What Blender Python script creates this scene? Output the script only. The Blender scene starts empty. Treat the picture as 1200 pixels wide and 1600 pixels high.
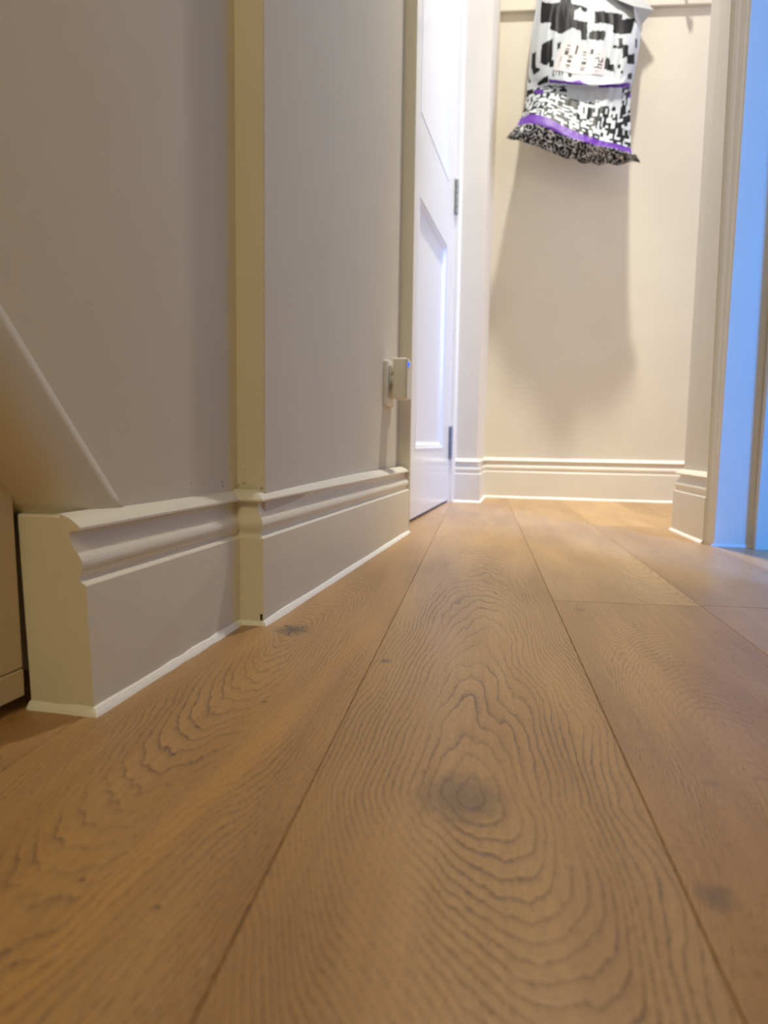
import bpy, bmesh, math, random
from mathutils import Vector, Matrix, noise
sc = bpy.context.scene
COL = sc.collection
random.seed(7)
# ------------------------------------------------------------------ camera, light, exposure
cam_d = bpy.data.cameras.new('camera'); cam = bpy.data.objects.new('camera', cam_d); COL.objects.link(cam)
cam_d.sensor_fit = 'VERTICAL'; cam_d.sensor_height = 36.0; cam_d.sensor_width = 27.0
cam_d.lens = 36.0 * 1115 / 1600; cam_d.clip_start = 0.01
cam_d.dof.use_dof = True; cam_d.dof.focus_distance = 0.80; cam_d.dof.aperture_fstop = 6.4
cam.matrix_world = Matrix(((0.9730, -0.0366, 0.2277, 0), (0.2302, 0.0931, -0.9687, 0),
                           (0.0142, 0.9950, 0.0991, 0.205), (0, 0, 0, 1)))
sc.camera = cam
vs = sc.view_settings
sc.display_settings.display_device = 'sRGB'
vs.view_transform = 'Standard'; vs.look = 'None'; vs.gamma = 1.0; vs.use_curve_mapping = False
vs.exposure = 0.0
sc.cycles.max_bounces = 12; sc.cycles.diffuse_bounces = 8
w = bpy.data.worlds.new('world'); sc.world = w; w.use_nodes = True
w.node_tree.nodes['Background'].inputs[0].default_value = (0.05, 0.045, 0.04, 1)
w.node_tree.nodes['Background'].inputs[1].default_value = 0.3

def area_light(name, loc, target, size, energy, color, size_y=None):
    d = bpy.data.lights.new(name, 'AREA'); d.energy = energy; d.color = color; d.size = size
    if size_y: d.shape = 'RECTANGLE'; d.size_y = size_y
    else: d.shape = 'DISK'
    o = bpy.data.objects.new(name, d); COL.objects.link(o); o.location = loc
    o.rotation_euler = (Vector(target) - Vector(loc)).to_track_quat('-Z', 'Y').to_euler()
    return o
# recessed ceiling downlight over the far end of the hall, a lamp behind the camera,
# and blue daylight: a window in the side room and one round the corner at the far right
def spot_light(name, loc, energy, color, radius, angle, blend):
    d = bpy.data.lights.new(name, 'SPOT'); d.energy = energy; d.color = color
    d.shadow_soft_size = radius; d.spot_size = math.radians(angle); d.spot_blend = blend
    o = bpy.data.objects.new(name, d); COL.objects.link(o); o.location = loc
    return o
spot_light('downlight', (0.11, 2.08, 2.93), 194, (1.0, 0.957, 0.862), 0.05, 95, 1.0)
spot_light('downlight_beam', (0.11, 2.12, 2.93), 190, (1.0, 0.98, 0.78), 0.05, 42, 0.7)
area_light('hall_lamp', (0.1, -1.7, 2.2), (0.0, 1.0, 0.3), 0.5, 14.5, (1.0, 0.86, 0.49), 0.8)
area_light('window_daylight', (1.80, -0.55, 0.75), (0.40, 1.57, 0.50), 0.5, 82, (0.0, 0.27, 1.0), 1.0)
area_light('far_window_daylight', (2.9, 2.25, 1.2), (-0.34, 2.1, 0.6), 0.9, 39, (0.54, 0.64, 1.0), 1.2)

# ------------------------------------------------------------------ helpers
def obj(name, bm, mat, parent=None, smooth=False, kind=None):
    me = bpy.data.meshes.new(name); bmesh.ops.recalc_face_normals(bm, faces=bm.faces); bm.to_mesh(me); bm.free()
    for m in (mat if isinstance(mat, (list, tuple)) else [mat]): me.materials.append(m)
    if smooth:
        for p in me.polygons: p.use_smooth = True
    o = bpy.data.objects.new(name, me); COL.objects.link(o)
    if parent: o.parent = parent
    if kind: o['kind'] = kind
    return o
def struct(name, bm, mat, parent=None, smooth=False): return obj(name, bm, mat, parent, smooth, None if parent else 'structure')
def thing(name, label, cat, loc):
    o = bpy.data.objects.new(name, None); COL.objects.link(o); o.location = loc
    o['label'] = label; o['category'] = cat; o.empty_display_size = 0.05
    return o
def add_box(bm, lo, hi, bevel=0.0, seg=1):
    v = [bm.verts.new((x, y, z)) for z in (lo[2], hi[2]) for y in (lo[1], hi[1]) for x in (lo[0], hi[0])]
    fs = [bm.faces.new([v[i] for i in f]) for f in ((0, 2, 3, 1), (4, 5, 7, 6), (0, 1, 5, 4), (2, 6, 7, 3), (0, 4, 6, 2), (1, 3, 7, 5))]
    if bevel:
        es = list({e for f in fs for e in f.edges})
        bmesh.ops.bevel(bm, geom=es, offset=bevel, segments=seg, affect='EDGES', profile=0.5)
def box(lo, hi, bevel=0.0, seg=1):
    bm = bmesh.new(); add_box(bm, lo, hi, bevel, seg); return bm
def add_prism(bm, poly0, z0, poly1, z1):
    a = [bm.verts.new((x, y, z0)) for x, y in poly0]; b = [bm.verts.new((x, y, z1)) for x, y in poly1]
    n = len(a); bm.faces.new(a[::-1]); bm.faces.new(b)
    for i in range(n): bm.faces.new((a[i], a[(i + 1) % n], b[(i + 1) % n], b[i]))
def prism(poly0, z0, poly1, z1):
    bm = bmesh.new(); add_prism(bm, poly0, z0, poly1, z1); return bm
def add_tube(bm, pts, r, n=10):
    rings = []
    for i, p in enumerate(pts):
        p = Vector(p); d = (Vector(pts[min(i + 1, len(pts) - 1)]) - Vector(pts[max(i - 1, 0)])).normalized()
        a = d.orthogonal().normalized() if i == 0 else (rings[-1][1] - d * rings[-1][1].dot(d)).normalized()
        b = d.cross(a)
        rr = r[i] if isinstance(r, (list, tuple)) else r
        rings.append(([bm.verts.new(p + (a * math.cos(t) + b * math.sin(t)) * rr) for t in [k * 2 * math.pi / n for k in range(n)]], a))
    for (A, _), (B, _) in zip(rings, rings[1:]):
        for k in range(n): bm.faces.new((A[k], A[(k + 1) % n], B[(k + 1) % n], B[k]))
    bm.faces.new(rings[0][0][::-1]); bm.faces.new(rings[-1][0])
# ------------------------------------------------------------------ materials
class NG:
    def __init__(s, name):
        s.m = bpy.data.materials.new(name); s.m.use_nodes = True; s.t = s.m.node_tree
        s.p = s.t.nodes['Principled BSDF']
    def n(s, kind, **kw):
        nd = s.t.nodes.new(kind)
        for k, v in kw.items(): setattr(nd, k, v)
        return nd
    def put(s, sock, v):
        if isinstance(v, bpy.types.NodeSocket): s.t.links.new(v, sock)
        else: sock.default_value = v
    def ma(s, op, a, b=0.0, c=0.0, clamp=False):
        nd = s.n('ShaderNodeMath', operation=op, use_clamp=clamp)
        s.put(nd.inputs[0], a); s.put(nd.inputs[1], b)
        if op in ('MULTIPLY_ADD', 'WRAP'): s.put(nd.inputs[2], c)
        return nd.outputs[0]
    def xyz(s, x, y, z=0.0):
        nd = s.n('ShaderNodeCombineXYZ')
        for i, v in enumerate((x, y, z)): s.put(nd.inputs[i], v)
        return nd.outputs[0]
    def noise(s, vec, scale=1.0, detail=2.0, rough=0.5):
        nd = s.n('ShaderNodeTexNoise'); s.put(nd.inputs['Vector'], vec); nd.inputs['Scale'].default_value = scale
        nd.inputs['Detail'].default_value = detail; nd.inputs['Roughness'].default_value = rough
        return nd.outputs['Fac']
    def smooth(s, v, a, b, lo=0.0, hi=1.0):
        nd = s.n('ShaderNodeMapRange', interpolation_type='SMOOTHSTEP')
        s.put(nd.inputs['Value'], v); nd.inputs['From Min'].default_value = a; nd.inputs['From Max'].default_value = b
        nd.inputs['To Min'].default_value = lo; nd.inputs['To Max'].default_value = hi
        return nd.outputs[0]
    def mix(s, f, a, b):
        nd = s.n('ShaderNodeMix', data_type='RGBA'); s.put(nd.inputs[0], f)
        for i, v in ((6, a), (7, b)): s.put(nd.inputs[i], v if isinstance(v, bpy.types.NodeSocket) else (*v, 1))
        return nd.outputs[2]
    def bump(s, h, dist, strength=1.0):
        nd = s.n('ShaderNodeBump'); nd.inputs['Distance'].default_value = dist; nd.inputs['Strength'].default_value = strength
        s.t.links.new(h, nd.inputs['Height']); s.t.links.new(nd.outputs[0], s.p.inputs['Normal'])
def plain(name, color, rough=0.5, metal=0.0, bump=None, vary=0.0, spec=0.5):
    g = NG(name); g.p.inputs['Roughness'].default_value = rough; g.p.inputs['Metallic'].default_value = metal
    g.p.inputs['Specular IOR Level'].default_value = spec
    co = g.n('ShaderNodeNewGeometry').outputs['Position']
    if vary:
        f = g.smooth(g.noise(co, 9, 4, 0.6), 0.3, 0.7)
        g.put(g.p.inputs['Base Color'], g.mix(f, [c * (1 - vary) for c in color], color))
    else: g.p.inputs['Base Color'].default_value = (*color, 1)
    if bump: g.bump(g.noise(co, bump[0], 3, 0.6), bump[1])
    return g.m
WALL_C = (0.72, 0.675, 0.585)
def wall_paint(name, color, chips=()):
    # matt emulsion: roller stipple, faint unevenness, a few scuffs of their own shape
    g = NG(name); g.p.inputs['Roughness'].default_value = 0.62; g.p.inputs['Specular IOR Level'].default_value = 0.3
    co = g.n('ShaderNodeNewGeometry').outputs['Position']
    col = g.mix(g.smooth(g.noise(co, 6, 4, 0.6), 0.3, 0.7), [c * 0.965 for c in color], color)
    for (c, r) in chips:
        d = g.n('ShaderNodeVectorMath', operation='DISTANCE'); g.put(d.inputs[0], co); d.inputs[1].default_value = c
        jag = g.ma('MULTIPLY_ADD', g.noise(co, 400, 2), r * 1.6, d.outputs['Value'])
        col = g.mix(g.smooth(jag, r * 1.5, r * 1.9, 0.6, 0.0), col, (0.30, 0.25, 0.19))
    g.put(g.p.inputs['Base Color'], col)
    h = g.ma('MULTIPLY_ADD', g.noise(co, 420, 3, 0.6), 0.35, g.ma('MULTIPLY', g.noise(co, 28, 3, 0.5), 2.0))
    g.bump(h, 0.00022)
    return g.m
M_wall = wall_paint('wall_emulsion', WALL_C, [((-0.346, 0.4855, 0.306), 0.0009), ((-0.346, 0.490, 0.3055), 0.0010), ((-0.346, 0.600, 0.222), 0.0008), ((-0.346, 0.640, 0.161), 0.0012),
    ((-0.346, 0.708, 0.1585), 0.0022), ((-0.346, 0.709, 0.1535), 0.0016), ((-0.346, 0.728, 0.172), 0.0014), ((-0.3445, 0.7455, 0.1525), 0.0018), ((-0.3385, 0.7455, 0.1555), 0.0018), ((-0.3365, 0.7455, 0.1550), 0.0012),
    ((-0.336, 0.7455, 0.1705), 0.0009), ((-0.3165, 0.7455, 0.1500), 0.0020), ((-0.316, 0.7455, 0.1600), 0.0008), ((-0.315, 0.7455, 0.205), 0.0008), ((-0.3128, 0.7475, 0.50), 0.0009), ((-0.3160, 0.85, 0.175), 0.0008)])
M_trim = plain('satin_trim_paint', (0.78, 0.745, 0.665), 0.32, bump=(160, 0.00015), vary=0.04)
M_seal = plain('white_sealant', (0.86, 0.85, 0.82), 0.4)
M_door = plain('door_gloss_paint', (0.72, 0.71, 0.68), 0.22, bump=(90, 0.00025))
M_steel = plain('brushed_steel', (0.42, 0.42, 0.43), 0.35, 1.0)
M_plast = plain('white_plastic', (0.74, 0.72, 0.67), 0.35)
M_dark = plain('dark_gap', (0.02, 0.018, 0.015), 0.8)
M_ceil = plain('ceiling_paint', (0.80, 0.79, 0.76), 0.8)
M_board = plain('cupboard_paint', (0.62, 0.53, 0.42), 0.4, bump=(120, 0.0004), vary=0.05)
M_pin = plain('brass_pin', (0.55, 0.42, 0.20), 0.35, 1.0)

def wood(name, uc, v0, g_far, g_near, S, seed, knots=(), tone=(1, 1, 1), streak=None, zig=1.4, wob=0.03, lineamp=0.5, shear=0.0):
    # one sawn oak board: growth rings cut at a slant (distance from a pith line), bent round the knots
    g = NG(name)
    uv = g.n('ShaderNodeUVMap', uv_map='board').outputs[0]
    sep = g.n('ShaderNodeSeparateXYZ'); g.put(sep.inputs[0], uv); u, v = sep.outputs[0], sep.outputs[1]
    n1 = g.noise(g.xyz(g.ma('MULTIPLY', u, 9), g.ma('MULTIPLY', v, 3.2), seed), 1, 2)
    n2 = g.noise(g.xyz(g.ma('MULTIPLY', u, 60), g.ma('MULTIPLY', v, 13), seed + 3.7), 1, 3, 0.55)
    du = g.ma('ADD', g.ma('SUBTRACT', u, uc), g.ma('MULTIPLY', g.ma('SUBTRACT', n1, 0.5), wob * 2))
    dv = g.ma('SUBTRACT', v, v0)
    far = g.ma('GREATER_THAN', dv, 0.0)
    if shear: du = g.ma('MULTIPLY_ADD', g.ma('MULTIPLY', dv, g.ma('SUBTRACT', 1.0, far)), shear, du)
    gg = g.ma('MULTIPLY_ADD', far, g_far - g_near, g_near)
    dv = g.ma('MULTIPLY', dv, gg)
    r = g.ma('SQRT', g.ma('ADD', g.ma('ADD', g.ma('MULTIPLY', du, du), g.ma('MULTIPLY', dv, dv)), 0.00006))
    F = g.ma('ADD', g.ma('ADD', g.ma('MULTIPLY', r, S * 0.86), g.ma('MULTIPLY', g.ma('MULTIPLY', r, r), S * 5.5)), g.ma('MULTIPLY', g.ma('SUBTRACT', n2, 0.5), zig * 2))
    n3 = g.noise(g.xyz(g.ma('MULTIPLY', u, 26), g.ma('MULTIPLY', v, 6), seed + 13.0), 1, 2)
    F = g.ma('ADD', F, g.ma('ADD', g.ma('MULTIPLY', n1, 2.0), g.ma('MULTIPLY', n3, 1.8)))
    knot_mask = 0.0
    nk = g.noise(g.xyz(g.ma('MULTIPLY', u, 130), g.ma('MULTIPLY', v, 90), seed + 9), 1, 4, 0.65)
    kcol = None
    for (ku, kv, kr, amp, dark, crack) in knots:
        a = g.ma('DIVIDE', g.ma('SUBTRACT', u, ku), kr); b = g.ma('DIVIDE', g.ma('SUBTRACT', v, kv), kr * 1.15)
        d2 = g.ma('ADD', g.ma('MULTIPLY', a, a), g.ma('MULTIPLY', b, b))
        b2 = g.ma('MULTIPLY', b, 0.5); a2 = g.ma('MULTIPLY', a, 0.62)
        e = g.ma('POWER', 2.718, g.ma('MULTIPLY', g.ma('SQRT', g.ma('ADD', g.ma('MULTIPLY', a2, a2), g.ma('MULTIPLY', b2, b2))), -1.0))
        F = g.ma('MULTIPLY_ADD', e, amp, F)
        edge = g.ma('MULTIPLY_ADD', nk, 1.1, g.ma('SQRT', d2))
        m = g.smooth(edge, 0.75, 1.75, dark, 0.0)
        if crack:
            ang = g.ma('ARCTAN2', b, a)
            st = g.ma('ABSOLUTE', g.ma('SINE', g.ma('MULTIPLY_ADD', nk, 1.2, g.ma('MULTIPLY', ang, 2.5))))
            wdt = g.ma('MULTIPLY', st, g.ma('SQRT', d2))
            cr = g.ma('MULTIPLY', g.smooth(wdt, 0.04, 0.14, 1.0, 0.0), g.smooth(g.ma('SQRT', d2), 0.7, 1.15, 1.0, 0.0))
            kcol = cr
        knot_mask = m if knot_mask == 0.0 else g.ma('MAXIMUM', m, knot_mask)
    fr = g.ma('FRACT', F)
    cr_ = g.n('ShaderNodeValToRGB'); g.put(cr_.inputs[0], fr); el = cr_.color_ramp.elements
    el[0].position = 0.0; el[0].color = (0.9, 0.9, 0.9, 1); el[1].position = 1.0; el[1].color = (0.9, 0.9, 0.9, 1)
    for p, c in ((0.06, 1.0), (0.14, 0.50), (0.30, 0.14), (0.60, 0.03), (0.94, 0.02)):
        e = el.new(p); e.color = (c, c, c, 1)
    strength = g.smooth(g.noise(g.xyz(g.ma('MULTIPLY', u, 22), g.ma('MULTIPLY', v, 5), seed + 21), 1, 2), 0.28, 0.72, 0.18, 1.0)
    fine = g.smooth(g.ma('ABSOLUTE', g.ma('SUBTRACT', g.ma('FRACT', g.ma('MULTIPLY', F, 3.0)), 0.5)), 0.28, 0.5, 0.0, 0.28)
    line = g.ma('MULTIPLY', g.ma('MAXIMUM', cr_.outputs[0], fine), strength)
    pores = g.smooth(g.noise(g.xyz(g.ma('MULTIPLY', u, 850), g.ma('MULTIPLY', v, 150), seed + 1), 1, 2, 0.6), 0.50, 0.60)
    pores = g.ma('MULTIPLY', pores, g.ma('MULTIPLY_ADD', line, 0.85, 0.16))
    fibre = g.noise(g.xyz(g.ma('MULTIPLY', u, 260), g.ma('MULTIPLY', v, 9), seed + 2), 1, 3, 0.6)
    lowf = g.noise(g.xyz(g.ma('MULTIPLY', u, 14), g.ma('MULTIPLY', v, 2.2), seed + 5), 1, 3)
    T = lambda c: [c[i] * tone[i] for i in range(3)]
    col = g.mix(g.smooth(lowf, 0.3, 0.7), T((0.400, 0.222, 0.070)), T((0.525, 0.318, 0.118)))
    col = g.mix(g.smooth(fibre, 0.3, 0.75, 0.0, 0.30), col, T((0.30, 0.15, 0.043)))
    if streak:
        (su, sv, sk, sw) = streak
        off = g.ma('SUBTRACT', u, g.ma('MULTIPLY_ADD', g.ma('SUBTRACT', v, sv), sk, su))
        off = g.ma('ABSOLUTE', g.ma('MULTIPLY_ADD', g.ma('SUBTRACT', n1, 0.5), 0.03, off))
        col = g.mix(g.smooth(off, sw * 0.3, sw, 0.75, 0.0), col, (0.52, 0.285, 0.085))
    col = g.mix(g.ma('MULTIPLY', line, lineamp), col, T((0.088, 0.041, 0.015)))
    col = g.mix(g.ma('MULTIPLY', pores, 0.78), col, T((0.10, 0.05, 0.022)))
    if knots: col = g.mix(knot_mask, col, (0.105, 0.066, 0.036))
    if kcol is not None: col = g.mix(kcol, col, (0.012, 0.011, 0.012))
    g.put(g.p.inputs['Base Color'], col)
    g.put(g.p.inputs['Roughness'], g.ma('MULTIPLY_ADD', fibre, 0.10, 0.30)); g.p.inputs['Specular IOR Level'].default_value = 0.5
    g.p.inputs['Sheen Weight'].default_value = 0.16; g.p.inputs['Sheen Roughness'].default_value = 0.45; g.p.inputs['Sheen Tint'].default_value = (1.0, 0.93, 0.82, 1)
    g.bump(g.ma('MULTIPLY', g.ma('ADD', g.ma('MULTIPLY', line, 0.5), pores), -1.0), 0.00025)
    return g.m
# parcel outline (x, z, distance from the wall), row by row, and its print in bag coordinates
ROWS=[
  [(-0.099, 1.9019, 0.03), (-0.0463, 1.8723, 0.04), (0.0142, 1.8409, 0.045), (0.0772, 1.848, 0.04), (0.1438, 1.8616, 0.03)] ,
  [(-0.1078, 1.7841, 0.035), (-0.0565, 1.7414, 0.055), (0.025, 1.7165, 0.06), (0.1231, 1.7238, 0.055), (0.1964, 1.7386, 0.035)] ,
  [(-0.1161, 1.7099, 0.035), (-0.0689, 1.6727, 0.07), (0.0458, 1.6404, 0.09), (0.1704, 1.6316, 0.08), (0.2325, 1.6436, 0.045)] ,
  [(-0.1278, 1.6077, 0.04), (-0.0692, 1.5673, 0.09), (0.0532, 1.5307, 0.12), (0.1783, 1.5306, 0.11), (0.2333, 1.5611, 0.055)] ,
  [(-0.1325, 1.4975, 0.05), (-0.0671, 1.4541, 0.11), (0.0485, 1.4094, 0.155), (0.1675, 1.4177, 0.13), (0.2253, 1.4898, 0.065)] ,
  [(-0.1354, 1.4572, 0.055), (-0.064, 1.4267, 0.115), (0.0451, 1.383, 0.165), (0.164, 1.3873, 0.14), (0.2154, 1.4271, 0.07)] ,
  [(-0.1358, 1.4145, 0.065), (-0.0633, 1.4083, 0.11), (0.0463, 1.3762, 0.14), (0.1617, 1.3764, 0.125), (0.2096, 1.3985, 0.08)] ,
  [(-0.1422, 1.3618, 0.08), (-0.0699, 1.3586, 0.13), (0.0442, 1.3047, 0.165), (0.152, 1.294, 0.14), (0.2097, 1.3307, 0.09)] ,
  [(-0.1523, 1.3161, 0.115), (-0.0879, 1.2944, 0.178), (0.0424, 1.2167, 0.203), (0.1371, 1.1884, 0.185), (0.214, 1.1837, 0.135)] ,
  [(-0.1601, 1.2793, 0.155), (-0.0945, 1.2573, 0.2), (0.039, 1.1831, 0.223), (0.1327, 1.1618, 0.208), (0.2251, 1.1456, 0.18)] ,
  [(-0.1804, 1.254, 0.16), (-0.1019, 1.2254, 0.19), (0.0366, 1.1602, 0.2), (0.1389, 1.1382, 0.19), (0.2365, 1.1365, 0.17)] ,
  [(-0.1954, 1.2406, 0.155), (-0.1018, 1.2024, 0.165), (0.03, 1.1432, 0.165), (0.1413, 1.1251, 0.165), (0.2436, 1.1238, 0.165)] ,
]

BLACK = [[(0.094, 0.142), (0.35, 0.117), (0.519, 0.133), (0.431, 0.167), (0.412, 0.221), (0.388, 0.229), (0.312, 0.246), (0.212, 0.233), (0.231, 0.212), (0.119, 0.217)], [(0.506, 0.133), (0.556, 0.142), (0.531, 0.167), (0.488, 0.162)], [(0.419, 0.2), (0.525, 0.204), (0.512, 0.258), (0.469, 0.258), (0.469, 0.233), (0.406, 0.225)], [(0.594, 0.162), (0.806, 0.175), (0.788, 0.192), (0.9, 0.192), (0.856, 0.246), (0.7, 0.238), (0.7, 0.212), (0.575, 0.208)], [(0.562, 0.229), (0.65, 0.238), (0.638, 0.267), (0.562, 0.258), (0.525, 0.254), (0.531, 0.238)], [(0.25, 0.262), (0.25, 0.321), (0.194, 0.338), (0.144, 0.333), (0.15, 0.283)], [(0.038, 0.308), (0.094, 0.304), (0.1, 0.35), (0.144, 0.346), (0.138, 0.358), (0.081, 0.379), (0.038, 0.342)], [(0.288, 0.275), (0.319, 0.267), (0.312, 0.288), (0.288, 0.292)], [(0.225, 0.321), (0.269, 0.321), (0.269, 0.338), (0.225, 0.342)], [(0.744, 0.254), (0.781, 0.254), (0.781, 0.275), (0.838, 0.283), (0.844, 0.317), (0.8, 0.312), (0.788, 0.288), (0.706, 0.283), (0.7, 0.275), (0.75, 0.279)], [(0.831, 0.308), (0.925, 0.321), (0.962, 0.371), (0.844, 0.333), (0.844, 0.325)], [(0.662, 0.308), (0.688, 0.312), (0.7, 0.325), (0.731, 0.325), (0.744, 0.346), (0.656, 0.338)], [(0.762, 0.325), (0.788, 0.325), (0.794, 0.338), (0.769, 0.338)], [(0.8, 0.346), (0.819, 0.35), (0.825, 0.362), (0.806, 0.358)], [(0.875, 0.388), (0.944, 0.408), (0.962, 0.45), (0.888, 0.433)], [(0.388, 0.346), (0.419, 0.346), (0.419, 0.367), (0.388, 0.367)], [(0.169, 0.388), (0.212, 0.367), (0.2, 0.454), (0.131, 0.492), (0.112, 0.467)], [(0.0, 0.371), (0.056, 0.446), (0.025, 0.454)], [(0.256, 0.35), (0.269, 0.35), (0.269, 0.375), (0.256, 0.375)], [(0.288, 0.35), (0.294, 0.35), (0.294, 0.367), (0.288, 0.367)], [(0.312, 0.346), (0.319, 0.346), (0.319, 0.367), (0.312, 0.367)], [(0.331, 0.346), (0.344, 0.346), (0.344, 0.362), (0.338, 0.362)], [(0.906, 0.271), (0.938, 0.271), (0.95, 0.304), (0.919, 0.3)]]
PURPLE = [[(0.212, 0.396), (0.369, 0.404), (0.488, 0.375), (0.569, 0.45), (0.462, 0.462), (0.356, 0.458), (0.212, 0.458)], [(0.631, 0.442), (0.95, 0.475), (0.975, 0.542), (0.719, 0.533), (0.638, 0.512)], [(0.088, 0.525), (0.169, 0.546), (0.169, 0.583), (0.1, 0.562)], [(0.956, 0.575), (1.0, 0.583), (1.0, 0.6), (0.956, 0.596)]]
# ------------------------------------------------------------------ the room
H = 2.95
fl = struct('floor', box((-0.75, -1.9, -0.06), (3.1, 2.85, -0.018)), M_dark)
TH = math.atan(0.098); CT, ST = math.cos(TH), math.sin(TH)
def pt(u, v): return (u * CT - v * ST, u * ST + v * CT)         # board frame -> room
# edges of the board rows across, and the butt joints along each row
K_main = [(-0.006, 0.398, 0.030, -3.0, 0.60, False), (-0.0825, 0.646, 0.0065, 1.5, 0.75, False), (-0.030, 0.428, 0.0016, 0, 1.0, False)]
K_left = [(-0.197, 0.737, 0.0215, -4.0, 0.80, True), (-0.163, 0.525, 0.003, 0, 0.8, False), (-0.178, 0.292, 0.0022, 0, 0.9, False), (-0.135, 0.279, 0.002, 0, 0.8, False), (-0.150, 0.200, 0.0028, 0, 0.9, False)]
K_right = [(0.128, 0.895, 0.009, 1.2, 0.5, False), (0.112, 0.325, 0.011, 1.2, 0.55, False), (0.145, 0.44, 0.006, 0.6, 0.3, False), (0.128, 0.285, 0.003, 0, 0.6, False)]
K_row3 = [(0.318, 0.70, 0.006, 1.0, 0.7, False), (0.34, 1.42, 0.012, 1.5, 0.5, False)]
MW = {
 'main': wood('oak_centre_board', 0.002, 0.398, 0.112, 0.38, 135, 3.0, K_main, (1.0, 1.0, 1.0), zig=0.9, lineamp=0.74, shear=0.24),
 'left': wood('oak_knotty_board', -0.192, 0.737, 0.22, 0.16, 190, 11.0, K_left, (0.97, 0.94, 0.9), (-0.158, 0.30, 0.10, 0.014), zig=1.3, lineamp=0.65),
 'right': wood('oak_fine_grain_board', 0.185, 0.20, 0.16, 0.3, 300, 17.0, K_right, (0.98, 0.96, 0.97), zig=1.2, lineamp=0.48),
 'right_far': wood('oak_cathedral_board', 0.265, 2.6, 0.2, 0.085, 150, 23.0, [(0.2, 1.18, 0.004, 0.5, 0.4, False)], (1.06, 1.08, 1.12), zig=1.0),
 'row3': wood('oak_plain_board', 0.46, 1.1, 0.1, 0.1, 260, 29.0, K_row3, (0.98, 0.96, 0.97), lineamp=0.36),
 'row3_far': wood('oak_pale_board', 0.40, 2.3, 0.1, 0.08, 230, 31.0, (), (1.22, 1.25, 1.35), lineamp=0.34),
 'wall': wood('oak_wall_side_board', -0.33, 0.55, 0.12, 0.12, 330, 37.0, [(-0.300, 0.40, 0.004, 0.5, 0.6, False)], (0.98, 0.95, 0.9), lineamp=0.42),
 'other': wood('oak_board', 0.0, 0.9, 0.1, 0.1, 220, 41.0, (), (1, 0.98, 0.96), lineamp=0.4),
}
def plank(u0, u1, v0, v1, mat):
    g, b = 0.00012, 0.0006                                   # half joint, worn arris
    bm = bmesh.new(); uvl = bm.loops.layers.uv.new('board')
    lo = [(u0 + g, v0 + g), (u1 - g, v0 + g), (u1 - g, v1 - g), (u0 + g, v1 - g)]
    hi = [(u0 + g + b, v0 + g + b), (u1 - g - b, v0 + g + b), (u1 - g - b, v1 - g - b), (u0 + g + b, v1 - g - b)]
    R = []
    for z, ring in ((-0.0175, lo), (-0.0012, lo), (0.0, hi)):
        R.append([(bm.verts.new((*pt(*p), z)), p) for p in ring])
    def face(q):
        f = bm.faces.new([a for a, _ in q])
        for l in f.loops: l[uvl].uv = dict((id(a), p) for a, p in q)[id(l.vert)]
    face(R[0][::-1]); face(R[2])
    for A, B in zip(R, R[1:]):
        for k in range(4): face([A[k], A[(k + 1) % 4], B[(k + 1) % 4], B[k]])
    return obj('plank', bm, mat, fl)
U = [-0.666, -0.476, -0.286, -0.0955, 0.099, 0.2855, 0.475, 0.665]
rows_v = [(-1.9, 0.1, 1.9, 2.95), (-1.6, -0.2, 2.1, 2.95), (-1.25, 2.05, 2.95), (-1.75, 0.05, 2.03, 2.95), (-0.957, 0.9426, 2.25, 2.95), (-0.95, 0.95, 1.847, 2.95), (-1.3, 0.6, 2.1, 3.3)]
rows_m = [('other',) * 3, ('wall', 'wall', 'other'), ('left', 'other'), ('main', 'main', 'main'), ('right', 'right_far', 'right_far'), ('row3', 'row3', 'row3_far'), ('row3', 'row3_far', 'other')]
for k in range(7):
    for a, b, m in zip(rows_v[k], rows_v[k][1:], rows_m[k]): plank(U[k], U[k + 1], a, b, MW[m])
for k in range(9):                                           # the side room's boards, out of view
    plank(0.665 + k * 0.19, 0.665 + (k + 1) * 0.19, -1.4, 3.1, MW['other'])

struct('ceiling', box((-0.75, -1.9, H), (3.1, 2.85, H + 0.05)), M_ceil)
# left wall: two lengths that step 35 mm at a plastered corner; the near one is cut by the stair soffit
def side_poly(name, pts, x0, x1, mat, parent=None):
    bm = bmesh.new(); a = [bm.verts.new((x0, y, z)) for y, z in pts]; b = [bm.verts.new((x1, y, z)) for y, z in pts]
    n = len(a); bm.faces.new(a); bm.faces.new(b[::-1])
    for i in range(n): bm.faces.new((a[i], b[i], b[(i + 1) % n], a[(i + 1) % n]))
    return struct(name, bm, mat, parent)
SL = (0.2902 - 0.1513) / (0.5227 - 0.396)                    # rise of the stairs towards the camera
side_poly('wall_left', [(0.7460, 0.0), (0.7460, H), (0.5227 - (H - 0.150) / SL, H), (0.5227, 0.150), (0.5227, 0.0)], -0.50, -0.346, M_wall)
wl = [(-0.50, 0.7455), (-0.3146, 0.7455), (-0.3128, 0.7475), (-0.3190, 0.95), (-0.3290, 1.25), (-0.339, 1.574), (-0.50, 1.574)]
struct('wall_left.001', prism(wl, 0, wl, H), M_wall)
struct('wall_left.002', box((-0.50, 1.574, 2.02), (-0.339, 2.465, H)), M_wall)     # over the door
struct('wall_left.003', box((-0.60, -1.9, 0), (-0.50, 2.8, H)), M_wall)            # behind it all
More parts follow.
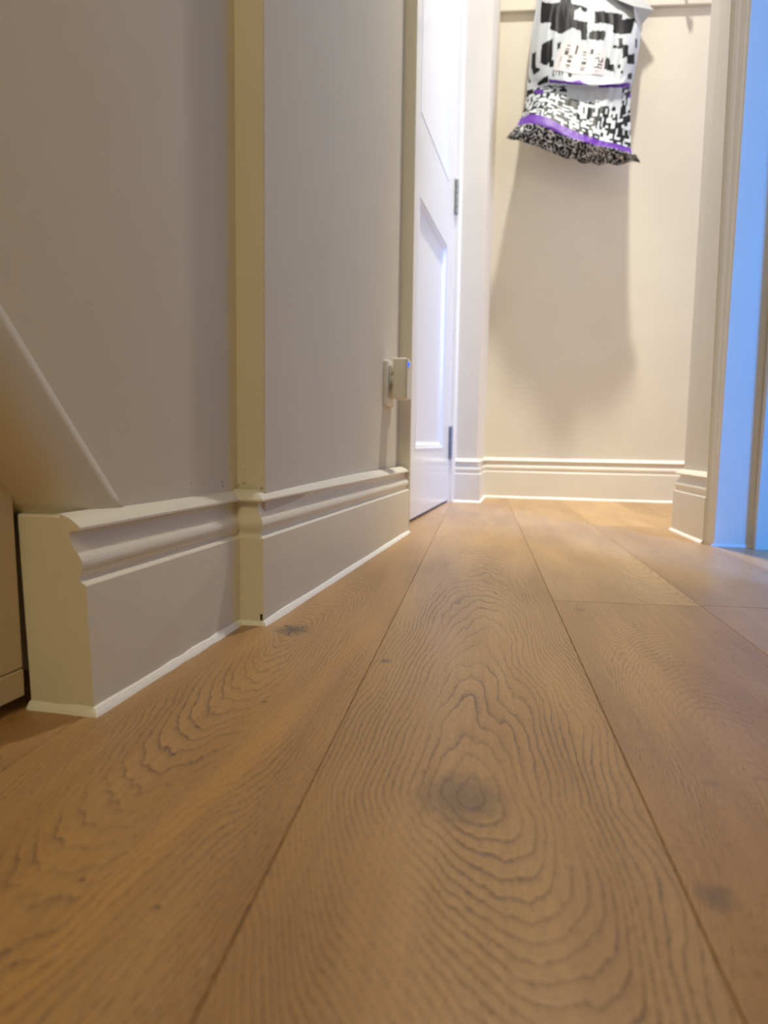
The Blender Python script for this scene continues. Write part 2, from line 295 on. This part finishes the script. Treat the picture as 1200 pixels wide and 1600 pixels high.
# sloping plaster under the stairs, rounded over from the wall edge
bm = bmesh.new(); G = []
foot = [(-0.3462, 0.5227), (-0.3468, 0.5140), (-0.3480, 0.5020), (-0.3505, 0.4865), (-0.3540, 0.4740), (-0.3610, 0.4640), (-0.3750, 0.4570), (-0.44, 0.4520), (-0.55, 0.4510)]
for k in range(25):
    dz = (H - 0.148) * (k / 24) ** 1.8
    G.append([bm.verts.new((x - 0.0006 * math.sin(9 * dz + i), y - dz / SL, 0.148 + dz)) for i, (x, y) in enumerate(foot)])
for A, B in zip(G, G[1:]):
    for i in range(len(foot) - 1): bm.faces.new((A[i], A[i + 1], B[i + 1], B[i]))
sof = struct('trim_1', bm, M_wall, smooth=True)
mod = sof.modifiers.new('thickness', 'SOLIDIFY'); mod.thickness = 0.004; mod.offset = 0
# back wall, the small pier on its left, the right wall and doorway
struct('wall_back', box((-0.60, 2.728, 0), (3.1, 2.85, H)), M_wall)
pier0 = [(-0.325, 2.463), (-0.2565, 2.463), (-0.2565, 2.728), (-0.50, 2.728), (-0.50, 2.463)]
pier1 = [(-0.325, 2.463), (-0.2270, 2.463), (-0.2270, 2.728), (-0.50, 2.728), (-0.50, 2.463)]
struct('wall_left.004', prism(pier0, 0, pier1, H), M_wall)
wr0 = [(0.303, 1.815), (0.3305, 1.606), (0.46, 1.606), (0.46, 1.815)]
wr1 = [(0.312, 1.815), (0.3250, 1.606), (0.46, 1.606), (0.46, 1.815)]
struct('wall_right', prism(wr0, 0, wr1, H), M_wall)
struct('wall_right.001', box((0.46, 1.70, 0), (3.1, 1.815, H)), M_wall)
struct('wall_right.002', box((0.34, -1.9, 0), (0.46, 0.95, H)), M_wall)
struct('wall_right.003', box((0.34, 0.95, 2.02), (0.46, 1.606, H)), M_wall)
struct('wall_right.004', box((3.1, -1.9, 0), (3.2, 2.85, H)), M_wall)
struct('wall_front', box((-0.60, -2.0, 0), (3.1, -1.9, H)), M_wall)

# skirting: one moulded profile swept round the corners, a bead of sealant along its foot
PROF = [(-0.018, 0.0), (0.0, 0.0), (0.0, 0.0962), (-0.0008, 0.0972), (-0.0050, 0.0998), (-0.0054, 0.1010), (-0.0050, 0.1026), (-0.0040, 0.1044), (-0.0028, 0.1065), (-0.0019, 0.1090),
        (-0.0016, 0.1115), (-0.0019, 0.1140), (-0.0028, 0.1165), (-0.0044, 0.1192), (-0.0064, 0.1220), (-0.0084, 0.1250), (-0.0100, 0.1282), (-0.0108, 0.1314), (-0.0108, 0.1342),
        (-0.0098, 0.1362), (-0.0030, 0.1366), (-0.0018, 0.1374), (-0.0018, 0.1392), (-0.0050, 0.1424), (-0.0100, 0.1460), (-0.018, 0.1490)]
BEAD = [(-0.002, 0.0), (0.0052, 0.0), (0.0040, 0.0022), (0.0018, 0.0050), (-0.002, 0.0064)]
def miter(path):
    P = [Vector(p) for p in path]; out = []
    for i in range(len(P)):
        ns = []
        if i > 0: d = (P[i] - P[i - 1]).normalized(); ns.append(Vector((d.y, -d.x)))
        if i < len(P) - 1: d = (P[i + 1] - P[i]).normalized(); ns.append(Vector((d.y, -d.x)))
        n = sum(ns, Vector((0, 0))).normalized(); out.append(n / max(0.2, n.dot(ns[0])))
    return P, out
def sweep(path, prof, lean=None):
    P, N = miter(path); res = []
    for i in range(len(P) - 1):
        bm = bmesh.new(); sub = 14 if prof is BEAD else 1
        rings = []
        for k in range(sub + 1):
            t = k / sub; p = P[i].lerp(P[i + 1], t); n = N[i].lerp(N[i + 1], t)
            w_ = 1.0
            if prof is BEAD: w_ = 1 + 0.35 * (noise.noise(Vector((p.x * 40, p.y * 40, 3.1))))
            L = (1 - t) * (lean[i] if lean else 0) + t * (lean[i + 1] if lean else 0)
            rings.append([bm.verts.new((p.x + n.x * (o * w_ if prof is BEAD and o > 0 else o) - L * z, p.y + n.y * (o * w_ if prof is BEAD and o > 0 else o), z * w_ if prof is BEAD else z)) for o, z in prof])
        for A, B in zip(rings, rings[1:]):
            for j in range(len(prof)): bm.faces.new((A[j], A[(j + 1) % len(prof)], B[(j + 1) % len(prof)], B[j]))
        bm.faces.new(rings[0]); bm.faces.new(rings[-1][::-1])
        res.append(bm)
    return res
def skirting(name, path, lean=None, start=None):
    out = [struct(name, bm, M_trim) for bm in sweep(path, PROF, lean)]
    beads = sweep([start] + path, BEAD) if start else sweep(path, BEAD)
    for k, bd in enumerate(beads): obj('sealant_bead', bd, M_seal, out[max(0, k - (1 if start else 0))])
    return out
# n = (d.y, -d.x): the room lies to the right of the walking direction
PL = [(-0.3240, 0.4495), (-0.3325, 0.7220), (-0.3050, 0.7230), (-0.3120, 1.5735)]
sk = skirting('baseboard_left', PL, [0.045, 0.0, 0.0, 0.0], (-0.3788, 0.4495))
bm = bmesh.new(); add_box(bm, (-0.3788, 0.4488, 0), (-0.3412, 0.55, 0.1475), 0.0015)
for v_ in bm.verts: v_.co.x -= 0.045 * v_.co.z
obj('end_block', bm, M_trim, sk[0])
bm = bmesh.new(); add_box(bm, (-0.3085, 0.7218, 0.006), (-0.3065, 0.7232, 0.0125)); obj('paint_gap', bm, M_dark, sk[1])
skirting('baseboard_back', [(-0.330, 2.445), (-0.2400, 2.445), (-0.2480, 2.710), (0.62, 2.710)])
skirting('baseboard_right', [(0.46, 1.834), (0.2850, 1.834), (0.3120, 1.6000)])

# architraves and linings
AR = [(-0.36, 1.573), (-0.3118, 1.573), (-0.3108, 1.5755), (-0.3118, 1.580), (-0.3160, 1.584), (-0.3165, 1.590), (-0.3220, 1.602), (-0.3285, 1.620), (-0.3295, 1.6385), (-0.345, 1.6385), (-0.345, 1.649), (-0.40, 1.649)]
AR1 = [(x - (0.004 if x > -0.34 else 0), y) for x, y in AR]
t2 = struct('trim_2', prism(AR, 0, AR1, 2.04), M_trim)
LN = [(-0.40, 2.421), (-0.347, 2.421), (-0.345, 2.423), (-0.345, 2.431), (-0.334, 2.433), (-0.331, 2.442), (-0.325, 2.448), (-0.325, 2.463), (-0.40, 2.463)]
struct('trim_3', prism(LN, 0, LN, 2.04), M_trim)
A0 = [(0.46, 1.606), (0.3310, 1.606), (0.3160, 1.6050), (0.3142, 1.6000), (0.3142, 1.5960), (0.3172, 1.5935), (0.3176, 1.5905), (0.3190, 1.5885), (0.3224, 1.5790), (0.3258, 1.5692), (0.3272, 1.5660), (0.46, 1.5660)]
A1 = [(0.46, 1.606), (0.3170, 1.606), (0.2985, 1.6050), (0.2965, 1.6000), (0.2965, 1.5960), (0.3015, 1.5935), (0.3020, 1.5905), (0.3050, 1.5885), (0.3155, 1.5700), (0.3320, 1.5420), (0.3370, 1.5360), (0.46, 1.5360)]
struct('trim_4', prism(A0, 0, A1, 2.02), M_trim)
ST_ = [(0.3980, 1.5665), (0.3980, 1.5470), (0.3995, 1.5450), (0.445, 1.5450), (0.445, 1.5665)]
struct('trim_5', prism(ST_, 0.0, [(x + 0.004, y - 0.056) for x, y in ST_], 2.02), M_trim)
bd = sweep([(0.322, 1.5655), (0.40, 1.5655)][::-1], BEAD)[0]
struct('trim_6', bd, M_seal)
struct('trim_7', box((0.325, 0.95, 0), (0.475, 0.98, 2.02)), M_trim)

# ------------------------------------------------------------------ panelled door in the left wall
DX, DY0, DY1 = -0.345, 1.6515, 2.4185
bm = bmesh.new()
ys = [DY0, 1.800, 2.278, DY1]; zs = [0.009, 0.182, 0.815, 1.005, 1.87, 1.99]
V = {}
def gv(y, z, x=DX):
    k = (round(y, 5), round(z, 5), round(x, 5))
    if k not in V: V[k] = bm.verts.new((x, y, z))
    return V[k]
for j in range(5):
    for i in range(3):
        if i == 1 and j in (1, 3): continue
        bm.faces.new((gv(ys[i], zs[j]), gv(ys[i + 1], zs[j]), gv(ys[i + 1], zs[j + 1]), gv(ys[i], zs[j + 1])))
XB = DX - 0.040
for i in range(3):
    bm.faces.new((gv(ys[i], zs[0]), gv(ys[i + 1], zs[0]), gv(ys[i + 1], zs[0], XB), gv(ys[i], zs[0], XB)))
    bm.faces.new((gv(ys[i], zs[5]), gv(ys[i + 1], zs[5]), gv(ys[i + 1], zs[5], XB), gv(ys[i], zs[5], XB)))
for j in range(5):
    for y in (DY0, DY1): bm.faces.new((gv(y, zs[j]), gv(y, zs[j + 1]), gv(y, zs[j + 1], XB), gv(y, zs[j], XB)))
    for i in range(3): bm.faces.new((gv(ys[i], zs[j], XB), gv(ys[i + 1], zs[j], XB), gv(ys[i + 1], zs[j + 1], XB), gv(ys[i], zs[j + 1], XB)))
door = struct('door_1', bm, M_door)
def panel(y0, y1, z0, z1):
    bm = bmesh.new(); rings = []
    for ins, dx in ((0, 0), (0.002, 0.0012), (0.0055, 0.0012), (0.0075, -0.0025), (0.0120, -0.0035), (0.0170, -0.0075), (0.0215, -0.0115), (0.0260, -0.0120)):
        rings.append([bm.verts.new((DX + dx, y, z)) for y, z in ((y0 + ins, z0 + ins), (y1 - ins, z0 + ins), (y1 - ins, z1 - ins), (y0 + ins, z1 - ins))])
    for A, B in zip(rings, rings[1:]):
        for k in range(4): bm.faces.new((A[k], A[(k + 1) % 4], B[(k + 1) % 4], B[k]))
    bm.faces.new(rings[-1])
    return obj('panel', bm, M_door, door)
panel(ys[1], ys[2], zs[1], zs[2]); panel(ys[1], ys[2], zs[3], zs[4])
for z0, z1 in ((0.150, 0.255), (0.955, 1.060), (1.70, 1.805)):
    bm = bmesh.new(); n = 5; hh = (z1 - z0) / n
    for k in range(n): add_tube(bm, [(DX + 0.006, 2.4265, z0 + k * hh + 0.0008), (DX + 0.006, 2.4265, z0 + (k + 1) * hh - 0.0008)], 0.0055, 12)
    for z in (z0, z1): add_tube(bm, [(DX + 0.006, 2.4265, z - 0.003), (DX + 0.006, 2.4265, z + 0.003)], 0.0042, 12)
    add_box(bm, (DX - 0.001, 2.400, z0), (DX + 0.0015, 2.4245, z1)); hg = obj('hinge', bm, M_steel, door)
    hg['label'] = 'grey steel butt hinge'

# ------------------------------------------------------------------ cupboard door under the stairs
c = thing('cupboard_door', 'beige painted cupboard door with sloping top under the stairs, beside the skirting end', 'door', (-0.39, 0.444, 0.0))
poly = [(0.447, 0.010), (0.443, 0.160), (0.438, 0.166), (-0.30, 0.166 + 0.738 * SL), (-0.30, 0.010)]
def slab(poly, x0, x1, lean=0.0):
    bm = bmesh.new()
    a = [bm.verts.new((x0 + 0.39, y - 0.444, z)) for y, z in poly]; b = [bm.verts.new((x1 + 0.39, y - 0.444, z)) for y, z in poly]
    n = len(a); bm.faces.new(a); bm.faces.new(b[::-1])
    for i in range(n): bm.faces.new((a[i], b[i], b[(i + 1) % n], a[(i + 1) % n]))
    return bm
bm = slab([(y, max(z, 0.0315)) for y, z in poly], -0.400, -0.382); bmesh.ops.bevel(bm, geom=bm.edges[:], offset=0.0012, segments=2, affect='EDGES'); obj('board', bm, M_board, c)
bm = slab([(0.447, 0.010), (0.4465, 0.0308), (-0.30, 0.0308), (-0.30, 0.010)], -0.400, -0.3815); bmesh.ops.bevel(bm, geom=bm.edges[:], offset=0.0008, segments=1, affect='EDGES'); obj('bottom_rail', bm, M_board, c)

# ------------------------------------------------------------------ wall socket and plug-in adapter
def wx(y): return -0.3290 - (y - 1.25) * 0.0309           # face of the far left wall
s_ = thing('wall_socket', 'white square wall socket with rounded edges low on the left wall', 'socket', (wx(1.44), 1.44, 0.32))
s_.rotation_euler = (0, 0, 0.0309)
bm = bmesh.new(); add_box(bm, (-0.002, -0.043, -0.045), (0.0080, 0.043, 0.045), 0.003, 3); obj('face_plate', bm, M_plast, s_, True)
bm = bmesh.new(); add_box(bm, (0.0085, -0.030, 0.018), (0.0125, -0.018, 0.036), 0.001, 2); obj('switch', bm, M_plast, s_)
p_ = thing('plug_in_adapter', 'white box-shaped plug-in adapter with a blue light, plugged into the wall socket', 'adapter', (wx(1.44) + 0.0150, 1.44, 0.330))
p_.rotation_euler = (0, 0, 0.0309)
bm = bmesh.new(); add_box(bm, (0.0, -0.026, -0.040), (0.0285, 0.030, 0.041), 0.0035, 3); obj('housing', bm, M_plast, p_, True)
bm = bmesh.new(); add_box(bm, (0.0283, -0.0255, -0.0385), (0.0307, 0.0290, 0.0395), 0.001, 2); obj('front_cover', bm, M_plast, p_)
g = NG('blue_indicator'); g.p.inputs['Emission Color'].default_value = (0.0, 0.12, 1, 1); g.p.inputs['Emission Strength'].default_value = 1.5; g.p.inputs['Base Color'].default_value = (0, 0.05, 0.6, 1)
bm = bmesh.new(); add_box(bm, (0.0300, -0.0235, 0.0240), (0.0330, -0.0145, 0.0320), 0.001, 2); i_ = obj('indicator_light', bm, g.m, p_); i_['label'] = 'glowing blue indicator light'
for (y, z, h_) in ((-0.011, -0.012, 0.003), (0.011, -0.012, 0.003), (0.0, 0.012, 0.004)):
    bm = bmesh.new(); add_box(bm, (-0.0075, y - 0.003, z - h_), (0.001, y + 0.003, z + h_)); obj('pin', bm, M_pin, p_)

# ------------------------------------------------------------------ coat rail and hooks
def rz(x): return 1.728 - (x + 0.25) * 0.080               # its lower edge runs slightly out of level
r_ = thing('coat_rail', 'cream painted coat rail board fixed high on the back wall, above the parcel', 'rail', (0.10, 2.728, rz(0.10)))
bm = bmesh.new(); add_box(bm, (-0.355, -0.016, 0.0), (0.46, 0.0, 0.14), 0.002, 2)
for v_ in bm.verts: v_.co.z -= (v_.co.x) * 0.080
obj('board', bm, M_wall, r_)
def hook(x):
    zz = -(x - 0.10) * 0.080 + 0.075; X = x - 0.10
    bm = bmesh.new(); add_box(bm, (X - 0.010, -0.023, zz - 0.035), (X + 0.010, -0.019, zz + 0.035), 0.0015, 2)
    pts = [(X, -0.021, zz - 0.012)] + [(X, -0.045 - 0.022 * math.sin(a), zz - 0.022 + 0.022 * (1 - math.cos(a)) - 0.008) for a in [k * math.pi / 10 for k in range(8)]]
    add_tube(bm, pts, [0.0045] * 7 + [0.006, 0.0075], 10)
    obj('hook', bm, M_steel, r_, True)
for x in (0.025, 0.37): hook(x)

# ------------------------------------------------------------------ the hanging mail parcel
WY = 2.728
def herm(tab, a):
    n = len(tab) - 1; a = min(max(a, 0), 1) * n; i = min(int(a), n - 1); f = a - i
    p0, p1, p2, p3 = tab[max(i - 1, 0)], tab[i], tab[i + 1], tab[min(i + 2, n)]
    m1 = (p2 - p0) * 0.5; m2 = (p3 - p1) * 0.5
    return (2 * f**3 - 3 * f * f + 1) * p1 + (f**3 - 2 * f * f + f) * m1 + (-2 * f**3 + 3 * f * f) * p2 + (f**3 - f * f) * m2
SS = [0, .2, .5, .8, 1]
def colpos(s):
    for k in range(4):
        if s <= SS[k + 1]: return (k + (s - SS[k]) / (SS[k + 1] - SS[k])) / 4
    return 1.0
VROW = [[Vector((x, WY - p, z)) for x, z, p in r] for r in ROWS]
def ridge(x, z, k): return abs(noise.noise(Vector((x, z, k))))
def bag(s, t):
    row = [herm([VROW[j][c] for j in range(12)], t) for c in range(5)]
    P = herm(row, colpos(s)).copy()
    e = min(1.0, min(s, 1 - s) * 9)
    fl_ = max(0.0, (t - 0.82) / 0.18)                        # gathered bottom flange
    cr = ridge(s * 4.0 + t * 2.0, t * 3.0, 1.0) * 0.018 + ridge(s * 11, t * 5 + s * 3, 4.0) * 0.007
    up = max(0.0, 1 - abs(t - 0.22) / 0.22)
    cr += up * abs(math.sin(s * 34 + 2 * noise.noise(Vector((s * 4, t * 4, 8))))) * 0.0018
    P.y += (cr - 0.007) * e
    P.y += 0.006 * math.sin(s * 46 + 3 * noise.noise(Vector((s * 6, 0, 2)))) * fl_
    P.z += 0.008 * noise.noise(Vector((s * 9, 5, 2))) * fl_
    return P
def inside(poly, x, y):
    r = False; j = len(poly) - 1
    for i in range(len(poly)):
        (xi, yi), (xj, yj) = poly[i], poly[j]
        if (yi > y) != (yj > y) and x < (xj - xi) * (y - yi) / (yj - yi) + xi: r = not r
        j = i
    return r
def cell(i, j, k): return noise.random_unit_vector and (math.sin(i * 127.1 + j * 311.7 + k * 74.7) * 43758.5453) % 1.0
WHITE, BLK, PUR = (0.46, 0.49, 0.525), (0.008, 0.008, 0.010), (0.095, 0.028, 0.25)
STRIPE = [(0.631, 0.515), (0.845, 0.53), (0.862, 0.612), (0.65, 0.61)]
def ink(s, t):
    wob_ = 0.006 * noise.noise(Vector((s * 7, t * 7, 0)))
    s2, t2 = s + wob_, t + wob_
    for p in PURPLE:
        if inside(p, s2, t2): return PUR
    if 0.727 < t < 0.822 - 0.025 * s: return PUR
    if t >= 0.80:                                            # underside: white squiggles on black
        q = Vector((s * 34, t * 30, 2.0)); n_ = noise.noise(q) + 0.35 * noise.noise(q * 2.1)
        return (0.55, 0.55, 0.54) if abs(n_) < 0.095 else BLK
    if t > 0.50:
        if inside(STRIPE, s, t): return WHITE
        k = (t - 0.50) / 0.227
        if k < 0.42 and 0.38 < s < 0.64: return WHITE
        W_, Hh = ((0.056, 0.027), (0.042, 0.020), (0.030, 0.0145))[min(2, int(k * 3))]   # blocks that get finer downwards
        jj = math.floor(t2 / Hh); s2 += 0.5 * W_ * cell(jj, 5, 2); ii = math.floor(s2 / W_)
        c_ = cell(ii, jj, 1); a = s2 / W_ - math.floor(s2 / W_); b = t2 / Hh - math.floor(t2 / Hh)
        if c_ < 0.30: return BLK
        if c_ < 0.52: return BLK if a < 0.5 else WHITE
        if c_ < 0.72: return BLK if b < 0.5 else WHITE
        return WHITE
    for p in BLACK:
        if inside(p, s2, t2): return BLK
    if t < 0.13 and 0.30 < s < 0.42: return BLK
    return WHITE
def print_mesh(name, fn, ink_fn, NS, NT, mat, parent):
    vs_, fs, cols = [], [], []
    for j in range(NT + 1):
        for i in range(NS + 1): vs_.append(fn(i / NS, j / NT))
    for j in range(NT):
        for i in range(NS):
            a = j * (NS + 1) + i; fs.append((a, a + NS + 1, a + NS + 2, a + 1))
            cols.append(ink_fn((i + 0.5) / NS, (j + 0.5) / NT))
    o_ = Vector(parent.location)
    me = bpy.data.meshes.new(name); me.from_pydata([tuple(v_ - o_) for v_ in vs_], [], fs); me.materials.append(mat)
    at = me.color_attributes.new('print', 'FLOAT_COLOR', 'CORNER'); buf = []
    for p, c_ in zip(me.polygons, cols): buf.extend((*c_, 1.0) * p.loop_total)
    at.data.foreach_set('color', buf)
    for p in me.polygons: p.use_smooth = True
    o = bpy.data.objects.new(name, me); COL.objects.link(o); o.parent = parent
    return o
def printed(name, rough):
    g = NG(name); a = g.n('ShaderNodeVertexColor', layer_name='print'); g.put(g.p.inputs['Base Color'], a.outputs[0])
    g.p.inputs['Roughness'].default_value = rough; g.p.inputs['Specular IOR Level'].default_value = 0.16
    return g.m
M_bag = printed('printed_polythene', 0.5); M_lab = printed('printed_paper_label', 0.5)
M_flap = plain('grey_polythene', (0.42, 0.43, 0.44), 0.36)
par = thing('mail_parcel', 'crinkled black and white printed plastic mailing bag with purple bands hanging on the back wall', 'parcel', (0.045, 2.69, 1.50))
print_mesh('bag', bag, ink, 200, 260, M_bag, par)
def bag_rear(s, t):                                          # the back of the bag: same seams, flat towards the wall
    P = bag(s, t); q = min(1.0, min(s * 5, (1 - s) * 5, (1 - t) * 3.2, t * 8 + 0.2)); q = q * q * (3 - 2 * q)
    P.y = P.y * (1 - q) + (WY - 0.024) * q
    return P
print_mesh('bag_rear', bag_rear, lambda s, t: (0.55, 0.56, 0.57), 60, 80, M_bag, par)
# shipping label stuck over the creases
def quad(u, v):
    a = ((0.338, 0.265), (0.656, 0.281), (0.656, 0.352), (0.262, 0.347))
    q = [(1 - u) * (1 - v), u * (1 - v), u * v, (1 - u) * v]
    return sum(w_ * c_[0] for w_, c_ in zip(q, a)), sum(w_ * c_[1] for w_, c_ in zip(q, a))
def lab(u, v): P = bag(*quad(u, v)); return P + Vector((0, -0.0016, -0.0004))
D24 = ["111", "001", "001", "111", "100", "100", "111"], ["101", "101", "101", "111", "001", "001", "001"]
def lab_ink(u, v):
    K, Wt = (0.04, 0.04, 0.045), (0.55, 0.515, 0.53)
    def bars(u0, u1, v0, v1, k): 
        return u0 < u < u1 and v0 < v < v1 and cell(math.floor(v * 46), 3, k) < 0.52
    if bars(.12, .20, .10, .44, 1) or bars(.22, .31, .42, .88, 2): return K
    if bars(.50, .58, .08, .40, 3) or bars(.52, .62, .42, .92, 4): return K
    if .33 < u < .375 and .06 < v < .36: return K
    if .66 < u < .735 and .12 < v < .30: return K
    if .465 < u < .472: return (0.45, 0.43, 0.45)
    for k, G_ in enumerate(D24):                             # the big 24, reading down the label
        v0 = .40 + k * .20; uu = (.95 - u) / .17; vv = (v - v0) / .16
        if 0 <= uu < 1 and 0 <= vv < 1:
            return K if G_[int((1 - uu) * 0 + uu * 7)][int(vv * 3)] == '1' else Wt
    if .82 < u < .88 and .08 < v < .38 and cell(math.floor(v * 60), 9, 5) < .55: return (0.3, 0.3, 0.3)
    if .83 < u < .89 and .84 < v < .95 and cell(math.floor(v * 60), 8, 6) < .6: return (0.25, 0.25, 0.25)
    if .06 < u < .10 and .5 < v < .9 and cell(math.floor(v * 60), 4, 6) < .6: return (0.3, 0.3, 0.3)
    return Wt
lb = print_mesh('shipping_label', lab, lab_ink, 110, 90, M_lab, par); lb['label'] = 'white address label with barcodes'
# the folded-over corner at the top right
fp = [(0.0896, 1.7526, 0.075), (0.1556, 1.6787, 0.085), (0.2059, 1.6535, 0.085), (0.273, 1.6475, 0.060), (0.2395, 1.6137, 0.050), (0.2385, 1.5864, 0.050), (0.2126, 1.6201, 0.075)]
bm = bmesh.new(); O = par.location
vv = [bm.verts.new(Vector((x, WY - p, z)) - O) for x, z, p in fp]; top = bm.verts.new(Vector((0.19, WY - 0.04, 1.75)) - O)
for q in ((0, 1, 7), (1, 2, 7), (2, 3, 7), (2, 6, 4, 3), (6, 5, 4)): bm.faces.new([(vv + [top])[k] for k in q])
f_ = obj('corner_flap', bm, M_flap, par); md = f_.modifiers.new('thickness', 'SOLIDIFY'); md.thickness = 0.0012
f_['label'] = 'grey folded corner'
